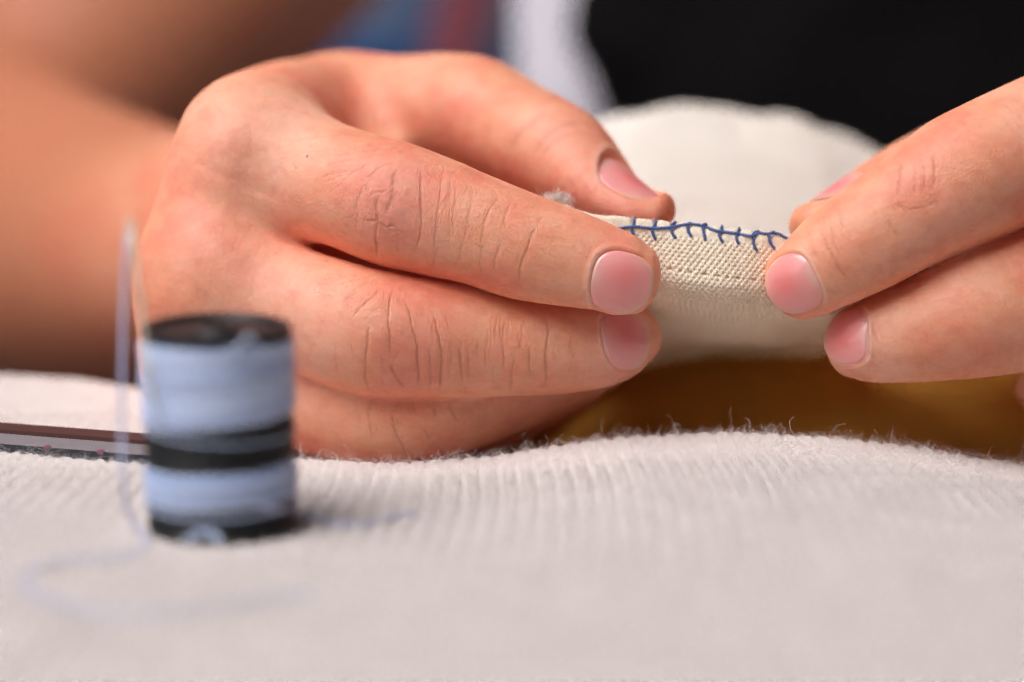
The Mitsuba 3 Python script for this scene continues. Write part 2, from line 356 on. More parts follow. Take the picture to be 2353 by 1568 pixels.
H0 = 0.5
AX = [axis(-230, -56, 82, 300, H0), axis(-30, -13, 44, 460, H0), axis(-110, -1, 66, 420, H0)]
AX = [np.r_[a, a[-1] + (np.arange(1, 9 - (len(a) - 1) % 8 if (len(a) - 1) % 8 else 1)) * 6.0] for a in AX]
dims = [len(a) for a in AX]
nb = [(d - 1) // 8 for d in dims]
ctr = [0.5 * (a[0:-1:8][:n] + a[8::8][:n]) for a, n in zip(AX, nb)]
half = [0.5 * (a[8::8][:n] - a[0:-1:8][:n]) for a, n in zip(AX, nb)]
C = np.stack(np.meshgrid(*ctr, indexing='ij'), -1).reshape(-1, 3)
HB = np.linalg.norm(np.stack(np.meshgrid(*half, indexing='ij'), -1).reshape(-1, 3), axis=1)
d0 = sdf(C)
keep = np.abs(d0) < HB * 1.35 + 2.0
low = {n: TB[n].near(C[keep]) for n in TB}
cut = {n: (low[n] < HB[keep] + 16) for n in TB}
vol = np.where(d0 < 0, -1.0, 1.0).astype(np.float32).reshape(nb)
vol = np.repeat(np.repeat(np.repeat(vol, 8, 0), 8, 1), 8, 2)
vol = np.pad(vol, ((0, 1), (0, 1), (0, 1)), mode='edge')
bi = np.stack(np.unravel_index(np.nonzero(keep)[0], nb), -1)
loc = np.stack(np.meshgrid(*[np.arange(9)] * 3, indexing='ij'), -1).reshape(-1, 3)
for k0 in range(0, len(bi), 500):
    b = bi[k0:k0 + 500]
    idx = (b[:, None] * 8 + loc[None]).reshape(-1, 3)
    pts = np.stack([AX[k][idx[:, k]] for k in range(3)], -1)
    cl = {n: np.repeat(cut[n][k0:k0 + 500], 729) for n in TB}
    vol[idx[:, 0], idx[:, 1], idx[:, 2]] = sdf(pts, cl)

def surface_nets(vol):
    s = vol < 0
    n = s.shape
    cell = np.zeros(tuple(k - 1 for k in n), np.uint8)
    for dx in (0, 1):
        for dy in (0, 1):
            for dz in (0, 1):
                cell += s[dx:n[0] - 1 + dx, dy:n[1] - 1 + dy, dz:n[2] - 1 + dz]
    act = (cell > 0) & (cell < 8)
    ids = np.full(act.shape, -1, np.int64)
    ai = np.stack(np.nonzero(act), -1)
    ids[act] = np.arange(len(ai))
    acc, cnt = np.zeros((len(ai), 3)), np.zeros(len(ai))
    cor = {c: vol[ai[:, 0] + c[0], ai[:, 1] + c[1], ai[:, 2] + c[2]].astype(float) for c in np.ndindex(2, 2, 2)}
    for ax in range(3):
        for c in np.ndindex(2, 2, 2):
            if c[ax]:
                continue
            c2 = tuple(1 if k == ax else c[k] for k in range(3))
            a, b = cor[c], cor[c2]
            m = (a < 0) != (b < 0)
            w = np.where(m, a / np.where(m, a - b, 1), 0)
            o = np.tile(np.array(c, float), (len(ai), 1))
            o[:, ax] = w
            acc[m] += o[m]; cnt[m] += 1
    g = ai + acc / cnt[:, None]
    V = np.stack([np.interp(g[:, k], np.arange(dims[k]), AX[k]) for k in range(3)], -1)
    quads = []
    for ax in range(3):
        o1, o2 = (ax + 1) % 3, (ax + 2) % 3
        sl0, sl1 = [slice(1, -1)] * 3, [slice(1, -1)] * 3
        sl0[ax], sl1[ax] = slice(0, -1), slice(1, None)
        a, b = s[tuple(sl0)], s[tuple(sl1)]
        for flip, m in ((False, a & ~b), (True, ~a & b)):
            e = np.stack(np.nonzero(m), -1)
            e[:, o1] += 1; e[:, o2] += 1
            q = []
            for d1, d2 in ((-1, -1), (0, -1), (0, 0), (-1, 0)):
                ee = e.copy(); ee[:, o1] += d1; ee[:, o2] += d2
                q.append(ids[ee[:, 0], ee[:, 1], ee[:, 2]])
            q = np.stack(q, -1)
            quads.append(q[:, ::-1] if flip else q)
    return V, tri(np.vstack(quads))

bv, bf = surface_nets(vol)
del vol

def laplace(v, f, n, mask=None):
    e = np.vstack([f[:, [0, 1]], f[:, [1, 2]], f[:, [2, 0]]])
    e = np.vstack([e, e[:, ::-1]])
    deg = np.bincount(e[:, 0], minlength=len(v))[:, None]
    for k in range(n):
        for lam in (0.5, -0.52):
            s = np.stack([np.bincount(e[:, 0], v[e[:, 1], c], len(v)) for c in range(3)], -1) / np.maximum(deg, 1)
            dlt = lam * (s - v)
            v = v + (dlt if mask is None else dlt * mask[:, None])
    return v
bv = laplace(bv, bf, 4)

def refine(v, f, sel, attrs=()):
    """splits the edges of the selected faces, leaving no gaps"""
    e = np.sort(np.vstack([f[:, [0, 1]], f[:, [1, 2]], f[:, [2, 0]]]), 1)
    key = e[:, 0] * len(v) + e[:, 1]
    uq, inv = np.unique(key, return_inverse=True)
    split = np.zeros(len(uq), bool)
    inv3 = inv.reshape(3, -1).T
    split[inv3[sel].ravel()] = True
    mid = np.full(len(uq), -1)
    mid[split] = len(v) + np.arange(split.sum())
    a, b = uq[split] // len(v), uq[split] % len(v)
    v2 = np.vstack([v, 0.5 * (v[a] + v[b])])
    m = mid[inv3]
    cnt = (m >= 0).sum(1)
    out = [f[cnt == 0]]
    k = cnt == 3
    A, B, Cc = f[k].T; x, y, z = m[k].T
    out += [np.stack(q, 1) for q in ((A, x, z), (x, B, y), (z, y, Cc), (x, y, z))]
    for r in range(3):
        ff, mm = np.roll(f, -r, 1), np.roll(m, -r, 1)
        k = (cnt == 1) & (mm[:, 0] >= 0)
        A, B, Cc = ff[k].T; x = mm[k, 0]
        out += [np.stack((A, x, Cc), 1), np.stack((x, B, Cc), 1)]
        k = (cnt == 2) & (mm[:, 2] < 0)
        A, B, Cc = ff[k].T; x, y = mm[k, 0], mm[k, 1]
        out += [np.stack((x, B, y), 1), np.stack((A, x, y), 1), np.stack((A, y, Cc), 1)]
    return v2, np.vstack(out)

def vnormals(v, f):
    n = np.zeros_like(v)
    fn = np.cross(v[f[:, 1]] - v[f[:, 0]], v[f[:, 2]] - v[f[:, 0]])
    for k in range(3):
        for c in range(3):
            n[:, c] += np.bincount(f[:, k], fn[:, c], len(v))
    return unit(n)

# ---- creases of the skin, traced as folds on each finger: (finger, depth mm, half width mm, points)
def crop(x0, y0, s, pts):
    return [((x0 + a / s) * 0.9191, (y0 + b / s) * 0.9191) for a, b in pts]
A_, B_, C_, D_ = (800, 350, 5.226), (850, 720, 3.922), (650, 850, 2.941), (900, 100, 2.941)
E_, G_, H_ = (1000, 600, 2.941), (1850, 300, 2.2394), (1900, 600, 4.357)
CR = []
def cr(fin, c, depth, w, *lines):
    for l in lines:
        CR.append((fin, depth * 0.28, w * 0.80, crop(*c, l)))
cr('l_index', A_, 0.30, 0.24, [(1320, 400), (1335, 600), (1325, 850), (1335, 1100), (1300, 1300), (1240, 1480)], [(770, 700), (720, 900), (740, 1050), (715, 1250), (735, 1400), (740, 1560)],
   [(560, 1050), (700, 1060), (780, 1090), (880, 1145), (970, 1130), (1010, 1180)])
cr('l_index', A_, 0.30, 0.38, [(1010, 380), (960, 500), (950, 650), (920, 800), (860, 980)])
cr('l_index', A_, 0.18, 0.22, [(500, 740), (480, 880), (495, 950), (480, 1100), (470, 1250)], [(640, 710), (760, 690), (880, 660)], [(600, 500), (720, 410), (850, 330), (960, 300)],
   [(590, 580), (560, 640), (500, 740)], [(1610, 400), (1600, 550), (1580, 800), (1540, 1000), (1510, 1250), (1490, 1450)])
cr('l_index', A_, 0.11, 0.20, [(120, 670), (250, 610), (400, 470), (520, 370)], [(0, 490), (200, 440), (400, 400)], [(300, 1020), (420, 1000), (490, 950)], [(1700, 560), (1690, 800), (1700, 1000), (1720, 1250), (1700, 1500)],
   [(1000, 1200), (1015, 1300), (1020, 1500)], [(1780, 740), (1750, 1000), (1740, 1300)], [(880, 1120), (940, 1210), (1010, 1190), (1110, 1235)])
cr('l_index', D_, 0.12, 0.22, [(610, 960), (600, 1150), (560, 1400), (540, 1568)], [(710, 1060), (690, 1250), (680, 1400)], [(820, 1110), (810, 1250), (770, 1450)], [(1110, 1230), (1060, 1310), (1075, 1400)], [(1340, 1300), (1300, 1380)])
cr('l_index', D_, 0.20, 0.24, [(1030, 1160), (950, 1270), (910, 1380), (890, 1500)])
cr('l_index', (1000, 600, 2.941), 0.26, 0.26, [(1010, -110), (950, 0), (910, 100), (880, 200), (875, 320)])
cr('l_index', E_, 0.14, 0.22, [(740, 20), (700, 150), (685, 250)], [(620, 20), (590, 150), (600, 250)], [(460, 20), (430, 160)], [(280, 50), (240, 180)], [(110, 40), (100, 100)])
cr('l_middle', B_, 0.32, 0.25, [(285, 380), (285, 550), (265, 680), (255, 850), (275, 950), (295, 1030)], [(540, 10), (490, 150), (480, 330), (500, 480), (490, 650)], [(510, 740), (540, 850), (590, 930), (625, 980)],
   [(630, 110), (680, 240), (720, 400), (760, 600), (760, 800), (770, 1000)], [(900, 210), (940, 350), (985, 560), (1000, 750), (990, 950), (960, 1040)], [(2010, 290), (2050, 420), (2045, 560), (2030, 700), (2035, 850), (2015, 980)])
cr('l_middle', B_, 0.22, 0.22, [(870, 560), (885, 750), (890, 900), (870, 1030)], [(1710, 660), (1695, 800), (1680, 950), (1660, 1040)], [(1860, 560), (1865, 700), (1865, 800), (1885, 870)],
   [(120, 300), (200, 190), (300, 100), (400, 10)], [(1620, 320), (1600, 550), (1610, 750), (1610, 850)], [(1170, 590), (1190, 750), (1195, 900)])
cr('l_middle', B_, 0.12, 0.20, [(460, 80), (460, 200), (485, 330)], [(510, 740), (560, 660), (585, 610)], [(1030, 240), (1080, 400), (1110, 490)], [(1080, 530), (1095, 650), (1080, 800), (1070, 900)], [(1260, 540), (1260, 750), (1270, 900)],
   [(1350, 540), (1360, 700)], [(1450, 400), (1440, 600), (1430, 800)], [(1550, 290), (1510, 450)], [(1800, 270), (1780, 450), (1760, 620)], [(2250, 480), (2270, 600), (2290, 700)], [(10, 150), (120, 70), (200, 20)],
   [(290, 240), (360, 210), (430, 190)], [(70, 520), (110, 600), (130, 700)], [(400, 640), (415, 740), (440, 800), (480, 840)], [(400, 880), (450, 960)], [(1510, 750), (1500, 920)])
cr('l_ring', C_, 0.26, 0.28, [(970, 530), (1000, 680), (1040, 770), (1100, 860)])
cr('l_ring', C_, 0.18, 0.26, [(800, 460), (810, 650), (850, 740)], [(1190, 620), (1230, 700), (1270, 740)], [(1130, 460), (1140, 540)], [(1270, 500), (1310, 570)], [(1380, 450), (1420, 550), (1470, 620)])
cr('r_index', G_, 0.22, 0.35, [(440, 600), (470, 660), (500, 730), (560, 830), (610, 900)], [(870, 460), (960, 500), (1080, 470), (1110, 440)], [(905, 240), (895, 330), (885, 430)], [(1075, 190), (1095, 290), (1070, 410)])
cr('r_index', G_, 0.12, 0.30, [(500, 560), (515, 640), (560, 760)], [(820, 560), (900, 660)], [(555, 510), (575, 620)], [(965, 220), (985, 330), (960, 440)], [(1010, 210), (1035, 320), (1020, 430)], [(380, 600), (400, 700), (450, 800)])
cr('r_middle', H_, 0.22, 0.30, [(1120, 900), (1130, 1050), (1180, 1200), (1280, 1330)])
cr('r_middle', H_, 0.14, 0.28, [(1230, 880), (1260, 1050), (1307, 1150)], [(1060, 930), (1080, 1050), (1140, 1200)])
cr('l_thumb', D_, 0.22, 0.5, [(1270, 850), (1340, 740), (1480, 640), (1640, 610)], [(1100, 830), (1180, 680), (1280, 590), (1400, 520)])
cr('l_thumb', D_, 0.14, 0.4, [(1340, 860), (1420, 760), (1560, 690), (1700, 680)])

cr('l_index', (300, 100, 2.941), 0.10, 0.22, [(1300, 835), (1500, 805), (1700, 790), (1900, 765)], [(1450, 852), (1700, 832), (1900, 805), (2100, 790)], [(1200, 765), (1450, 715), (1700, 700)], [(1590, 1110), (1750, 960), (1850, 905)],
   [(1500, 1050), (1650, 985)], [(1270, 900), (1300, 960)], [(1380, 790), (1450, 760)], [(1500, 930), (1700, 880), (1820, 870)])
cr('l_middle', (300, 500, 2.941), 0.10, 0.22, [(1450, 640), (1600, 580), (1760, 545)], [(1500, 690), (1680, 600), (1850, 560)], [(1620, 760), (1780, 630), (1930, 570)], [(1580, 1040), (1590, 1200), (1600, 1300)], [(1680, 1050), (1730, 1150), (1850, 1230)])

# ---- nails: centre, direction of growth, outward normal, half length, half width, curve radius (mm)
class Nail:
    def __init__(self, c, L, N, hl, hw, rad, bend, fing, fold=0.32):
        self.c, self.L = np.asarray(c), unit(L)
        self.N = unit(np.asarray(N) - self.L * (np.asarray(N) @ self.L))
        self.W = np.cross(self.N, self.L)
        self.hl, self.hw, self.rad, self.bend, self.f, self.fold = hl, hw, rad, bend, fing, fold
    def fit(self, p, n):                                        # the plate follows the finger it grows on
        q = p - self.c
        a, b, h = q @ self.L, q @ self.W, q @ self.N
        m = (self.rho(a, b) < 0.9) & (n @ self.N > 0.25) & (np.abs(h) < 4)
        M = self.basis(a[m], b[m])
        w = np.linalg.solve(M.T @ M + 1e-3 * len(M) * np.diag([0, 0, 0, 1, 1, 1]), M.T @ h[m])
        w[3] = min(w[3], -0.004)
        self.w = w
    def basis(self, a, b):
        return np.stack([1 + 0 * a, a, b, a * a, a * b, b * b], 1)
    def height(self, a, b):                                     # a, b in mm along L and W
        return self.basis(np.clip(a, -9, 9), np.clip(b, -7, 7)) @ self.w + 0.13
    def rho(self, a, b):                                        # 1 on the outline
        x, y = a / self.hl, b / self.hw
        e = np.where(x > 0, 2.25, 2.6)
        return (np.abs(x) ** e + np.abs(y) ** e) ** (1 / e)
    def mesh(self):
        n, m = 56, 60
        r = np.linspace(0, 1.0, n)[:, None]; t = (np.arange(m) / m * 2 * np.pi)[None]
        x, y = np.cos(t), np.sin(t)
        s = 1 / np.maximum(self.rho(x * self.hl, y * self.hw), 1e-6)
        a, b = (r * s * x * self.hl).ravel(), (r * s * y * self.hw).ravel()
        rr = np.broadcast_to(r, (n, m)).ravel()
        h = self.height(a, b) - 0.16 * sstep(0.90, 1.0, rr) * (0.45 + 0.55 * sstep(0.75, 0.3, a / self.hl))
        h += 0.004 * np.sin(b * 9 + 0.6 * np.sin(a)) * sstep(1, 0.8, rr)
        top = self.c + a[:, None] * self.L + b[:, None] * self.W + h[:, None] * self.N
        f = tri(grid_faces(n, m, True))
        rim = np.arange((n - 1) * m, n * m)
        low = top[rim] - 1.5 * self.N - 0.10 * (top[rim] - self.c)
        v = np.vstack([top, low, top[rim]]); i = np.arange(m); rim2 = n * m + m + i
        f = np.vstack([f, np.stack([rim2, n * m + i, n * m + (i + 1) % m], 1), np.stack([rim2, n * m + (i + 1) % m, rim2[(i + 1) % m]], 1)])
        fn = np.cross(v[f[:200, 1]] - v[f[:200, 0]], v[f[:200, 2]] - v[f[:200, 0]])
        if (fn @ self.N).sum() < 0:
            f = f[:, ::-1]
        al = np.r_[a, a[rim], a[rim]] / self.hl; bl = np.r_[b, b[rim], b[rim]] / self.hw; rl = np.r_[rr, rr[rim], rr[rim]]
        nz = meshkit.fbm(v / 2.2, 3, seed=3)
        pink = np.array([0.81, 0.325, 0.30]); deep = np.array([0.81, 0.21, 0.20]); pale = np.array([0.73, 0.46, 0.39]); edge = np.array([0.72, 0.42, 0.30])
        col = pink + (deep - pink) * (sstep(0.9, 0.0, np.hypot(al - 0.05, bl)) * (0.6 + 0.6 * nz))[:, None]
        w = sstep(-0.62, -0.98, al + 0.22 * bl ** 2)[:, None] * 0.75
        col = col * (1 - w) + pale * w
        w = (sstep(0.80, 0.97, rl) * sstep(-0.2, 0.4, al))[:, None] * 0.85
        col = col * (1 - w) + edge * w
        col[n * m:] = (0.60, 0.26, 0.17)
        return v, f, np.clip(col, 0, 1)

def cam_dir(r, u, f):
    return r * R + u * U + f * F
NAILS = [Nail(at(1431, 644, -4.1), cam_dir(0.965, -0.22, 0.10), cam_dir(0.10, 0.22, -0.97), 4.6, 4.2, 5.6, 0.55, 'l_index'),
         Nail(at(1446, 758, 3.6), cam_dir(0.97, 0.12, 0.22), cam_dir(0.24, 0.36, -0.90), 3.9, 4.5, 5.4, 0.45, 'l_middle'),
         Nail(at(1446, 430, 13), cam_dir(0.90, -0.34, -0.26), cam_dir(0.30, 0.92, -0.25), 5.4, 4.6, 7.2, 0.5, 'l_thumb'),
         Nail(at(1815, 652, -1.6), cam_dir(-0.70, -0.30, 0.62), cam_dir(-0.64, 0.0, -0.76), 4.4, 4.3, 5.4, 0.4, 'r_index'),
         Nail(at(1950, 776, 2.9), cam_dir(-0.66, -0.12, 0.74), cam_dir(-0.74, 0.05, -0.66), 4.1, 4.2, 5.2, 0.4, 'r_middle'),
         Nail(at(1916, 450, 12.5), cam_dir(-0.88, -0.36, -0.20), cam_dir(-0.36, 0.92, -0.05), 4.5, 4.5, 6.6, 0.4, 'r_thumb')]

# ---- refine the mesh where the photograph is sharp, then press the details in
FIN = [n for n in TB if n.split('_')[-1] in ('index', 'middle', 'ring', 'pinky', 'thumb')]
def who(p):
    D = np.stack([TB[n].d(p) for n in FIN], 1)
    return D.argmin(1)

def zone(v, f):
    c = v[f].mean(1)
    pp, dz = photo(c)
    fn = np.cross(v[f[:, 1]] - v[f[:, 0]], v[f[:, 2]] - v[f[:, 0]])
    return (dz < 32) & (pp[:, 0] > 250) & (pp[:, 0] < 2420) & (pp[:, 1] > 100) & (pp[:, 1] < 1100) & ((unit(fn) @ F) < 0.25)
bv, bf = refine(bv, bf, zone(bv, bf))
bv = laplace(bv, bf, 2)

crk = {}
for fin, dep, w, pts in CR:
    P = np.array(pts)
    s = np.r_[0, np.cumsum(np.linalg.norm(np.diff(P, axis=0), axis=1))]
    n = max(int(s[-1] / 2.0), 4)
    q = np.linspace(0, s[-1], n)
    pts2 = PchipInterpolator(s, P)(q)
    jit = np.cumsum(rng.normal(0, 0.35, pts2.shape), 0); jit -= np.linspace(0, 1, n)[:, None] * jit[-1]
    fade = np.minimum(1, np.minimum(np.linspace(0, 1, n), np.linspace(1, 0, n)) * 6) ** 0.7
    crk.setdefault(fin, []).append((pts2 + jit, dep * fade * (0.8 + 0.4 * rng.random(n)), np.full(n, w)))
CT = {k: (cKDTree(np.vstack([a for a, _, _ in l])), np.concatenate([b for _, b, _ in l]), np.concatenate([c for _, _, c in l])) for k, l in crk.items()}

def crease_near(v, f):
    c = v[f].mean(1)
    pp, dz = photo(c)
    sel = zone(v, f)
    idx = np.nonzero(sel)[0]
    w = who(c[idx])
    out = np.zeros(len(f), bool)
    for k, n in enumerate(FIN):
        if n in CT:
            m = w == k
            d, _ = CT[n][0].query(pp[idx[m]], workers=-1)
            out[idx[m]] |= d * K < 0.75
    for nl in NAILS:
        q = c[idx] - nl.c
        r = nl.rho(q @ nl.L, q @ nl.W)
        out[idx] |= (r > 0.75) & (r < 1.35) & (np.abs(q @ nl.N + 0.5) < 2.5)
    return out
bv, bf = refine(bv, bf, crease_near(bv, bf))
bv, bf = refine(bv, bf, crease_near(bv, bf))
bn = vnormals(bv, bf)
pp, dz = photo(bv)
vis = (dz < 45) & (pp[:, 0] > 150) & (pp[:, 0] < 2450)
vi = np.nonzero(vis)[0]
wf = np.full(len(bv), -1); wf[vi] = who(bv[vi])
disp = np.zeros(len(bv)); dark = np.zeros(len(bv))
facing = -(bn @ F)
for k, n in enumerate(FIN):
    if n not in CT:
        continue
    m = np.nonzero((wf == k) & (facing > -0.1))[0]
    tree, dep, wid = CT[n]
    d, i = tree.query(pp[m], workers=-1)
    d = d * K
    dep, wid = dep[i], wid[i]
    fl = sstep(-0.1, 0.25, facing[m])
    disp[m] += fl * dep * (-0.78 * np.exp(-(d / wid) ** 2) - 0.42 * np.exp(-(d / (3.6 * wid)) ** 2) + 0.12 * np.exp(-((d - 5 * wid) / (3 * wid)) ** 2))
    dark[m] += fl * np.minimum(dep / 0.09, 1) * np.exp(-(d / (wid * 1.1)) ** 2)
# fine cross lines and unevenness of the skin, along each finger
for k, n in enumerate(FIN):
    m = np.nonzero(wf == k)[0]
    if not len(m):
        continue
    t = TB[n]
    i, dc, q = t.local(bv[m])
    s = t.s[i] + dc
    th = np.arctan2(np.einsum('ij,ij->i', q, t.u[i]), np.einsum('ij,ij->i', q, t.v[i]))
    w1 = meshkit.fbm(np.stack([s / 0.95, th * 1.1 + 5 * k, 0 * s + k], -1), 2, seed=21)
    w2 = meshkit.noise(np.stack([s / 0.42, th * 2.2 + k, 0 * s + 2 * k], -1), seed=22)
    line = np.exp(-((w1 - 0.5) / 0.045) ** 2)
    line2 = np.exp(-((w2 - 0.5) / 0.07) ** 2)
    amp = 0.5 + meshkit.noise(np.stack([s / 6, th, 0 * s + 9 + k], -1), seed=5)
    disp[m] -= amp * (0.018 * line + 0.010 * line2)
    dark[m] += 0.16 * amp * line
disp[vi] += 0.10 * (meshkit.fbm(bv[vi] / 3.0, 3, seed=31) - 0.5) + 0.30 * (meshkit.fbm(bv[vi] / 9.0, 2, seed=32) - 0.5)
bv = bv + bn * disp[:, None]

# ---- colour of the skin
g1, g2, g3 = (meshkit.fbm(bv / s, 3, seed=k) for s, k in ((16.0, 41), (5.0, 42), (1.1, 43)))
base = np.array([0.78, 0.328, 0.192])
red = np.array([0.77, 0.245, 0.155]); pale = np.array([0.82, 0.41, 0.285])
col = np.tile(base, (len(bv), 1))
def blend(col, c, w):
    return col + (np.asarray(c) - col) * np.clip(w, 0, 1)[:, None]
col = blend(col, red, 1.0 * sstep(0.46, 0.72, g1) + 0.5 * sstep(0.48, 0.75, g2))
col = blend(col, pale, 0.7 * sstep(0.5, 0.25, g1) + 0.3 * sstep(0.5, 0.25, g2))
for x, y, d, r, w, c in [(905, 480, -4, 6.5, 0.85, (0.60, 0.24, 0.19)), (930, 775, -4, 7, 0.55, (0.60, 0.25, 0.18)), (1420, 560, -2, 5, 0.6, (0.66, 0.24, 0.17)), (1380, 480, 12, 8, 0.55, (0.70, 0.31, 0.27)),
                         (1540, 495, 12, 3.5, 0.9, (0.66, 0.23, 0.13)), (470, 360, 6, 6, 0.6, (0.66, 0.27, 0.17)), (380, 690, 6, 7, 0.6, (0.62, 0.23, 0.13)), (2120, 430, -5, 6, 0.7, (0.60, 0.22, 0.15)),
                         (1810, 540, 3, 6, 0.6, (0.68, 0.28, 0.16)), (1500, 580, 1, 3, 0.8, (0.68, 0.36, 0.19)), (1860, 730, 1, 4, 0.6, (0.66, 0.26, 0.16)), (1300, 330, 18, 9, 0.5, (0.64, 0.27, 0.18)),
                         (1430, 840, 6, 4, 0.5, (0.62, 0.26, 0.2)), (520, 300, 10, 9, 0.45, (0.68, 0.39, 0.30)), (650, 640, 4, 10, 0.4, (0.69, 0.38, 0.30))]:
    col = blend(col, np.array(c) * [1.22, 1.07, 1.02], w * np.exp(-(np.linalg.norm(bv - at(x, y, d), axis=1) / r) ** 2))
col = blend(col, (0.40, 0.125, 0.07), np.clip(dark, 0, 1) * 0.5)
g4 = np.full(len(bv), 0.5); g4[vi] = meshkit.fbm(bv[vi] / 0.42, 2, seed=44)
g5 = np.full(len(bv), 0.5); g5[vi] = meshkit.fbm(bv[vi] / 2.3, 3, seed=45)
col = blend(col, (0.64, 0.20, 0.125), 0.28 * sstep(0.5, 0.72, g5))
col = blend(col, (0.76, 0.42, 0.28), 0.22 * sstep(0.5, 0.30, g5))
col *= (0.95 + 0.12 * g3)[:, None] * (0.95 + 0.12 * g4)[:, None]
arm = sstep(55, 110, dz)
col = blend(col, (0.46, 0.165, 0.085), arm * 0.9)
mole = at(702, 355, 0)
cand = np.nonzero((np.linalg.norm(pp - [702, 355], axis=1) < 6) & (dz < 20))[0]
if len(cand):
    mv = bv[cand[dz[cand].argmin()]]
    col = blend(col, (0.10, 0.035, 0.02), 0.85 * np.exp(-(np.linalg.norm(bv - mv, axis=1) / 0.2) ** 2))

# ---- seat the nails: skin dips under each plate and swells into folds round its sides and root
for nl in NAILS:
    nl.fit(bv, bn)
    q = bv - nl.c
    m = np.nonzero((np.linalg.norm(q, axis=1) < 11) & (bn @ nl.N > -0.1))[0]
    a, b, h = q[m] @ nl.L, q[m] @ nl.W, q[m] @ nl.N
    rho = nl.rho(a, b)
    hn = nl.height(a, b)
    close = sstep(3.4, 1.8, np.abs(h - hn))
    front = sstep(0.3, 0.8, a / nl.hl)
    inside = sstep(1.01, 0.93, rho)
    tgt = h + close * inside * np.minimum(hn - 0.33 - h, 0)
    tgt += close * (1 - inside) * np.exp(-((rho - 1.12) / 0.09) ** 2) * (1 - 0.9 * front) * 0.16
    bv[m] += (tgt - h)[:, None] * nl.N
    rim = np.exp(-((rho - 1.03) / 0.05) ** 2) * close
    cuticle = np.exp(-((rho - 1.09) / 0.05) ** 2) * close * sstep(-0.5, -0.8, a / nl.hl) * (0.35 + 0.65 * meshkit.fbm(bv[m] / 0.9, 2, seed=8))
    cm = blend(col[m], (0.50, 0.15, 0.085), rim * 0.28 * (1 - 0.8 * front))
    col[m] = blend(cm, (0.78, 0.55, 0.45), cuticle * 0.75)

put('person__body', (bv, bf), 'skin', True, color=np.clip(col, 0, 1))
labels['person'] = {'label': 'person in a black top holding cream knit cloth between the fingertips of both hands', 'category': 'person'}
for k, nl in enumerate(NAILS):
    v, f, c = nl.mesh()
    put('person__fingernail' + (f'_{k:03d}' if k else ''), (v, f), 'nail_plate', True, color=c)

# ---- short fine hairs on the backs of the fingers
def hairs():
    g = np.random.default_rng(33)
    n = vnormals(bv, bf)
    out = []
    for (x0, x1, y0, y1, cnt) in ((620, 800, 590, 720, 26), (690, 800, 640, 850, 22), (700, 960, 890, 1000, 22)):
        c = np.nonzero((pp[:, 0] > x0) & (pp[:, 0] < x1) & (pp[:, 1] > y0) & (pp[:, 1] < y1) & (facing > 0.3) & (dz < 14))[0]
        if not len(c):
            continue
        for k in g.choice(c, cnt):
            d = unit(np.array([0.8, -0.2, -0.5]) + g.normal(0, 0.35, 3)); d = unit(d - n[k] * (d @ n[k]) + n[k] * 0.28)
            p = [bv[k] - n[k] * 0.1]
            for _ in range(5):
                d = unit(d + g.normal(0, 0.12, 3) - n[k] * 0.06); p.append(p[-1] + d * g.uniform(0.18, 0.4))
            out.append(tube_mesh(p, np.linspace(0.013, 0.005, 6), 3, False))
    return join(out)
put('person__hair', hairs(), 'hair', False, kind='stuff')

# ---- the black top
def shirt():
    n, m = 90, 120
    zz = np.linspace(-160, 420, n)[:, None]; t = np.linspace(0, 2 * np.pi, m, endpoint=False)[None]
    wx = np.interp(zz, [-160, 40, 200, 330, 420], [158, 150, 165, 190, 120]); wy = np.interp(zz, [-160, 420], [92, 84])
    cx = np.interp(zz, [-160, 60, 300, 420], [161, 159, 118, 110])
    q = np.stack([np.cos(t) * 2.2 + 0 * zz, np.sin(t) * 2.2 + 0 * zz, zz / 90 + 0.6 * np.cos(t)], -1)
    k = 1 + 0.24 * (meshkit.fbm(q * 1.7, 3, seed=51) - 0.5)
    v = np.stack([cx + wx * np.cos(t) * k, 330 + wy * np.sin(t) * k + 0 * zz, zz + 0 * t], -1).reshape(-1, 3)
    f = tri(grid_faces(n, m, True))
    return v, fix_outward(v - v.mean(0), f)
put('person__top', shirt(), 'black_jersey', True, label='black jersey top')

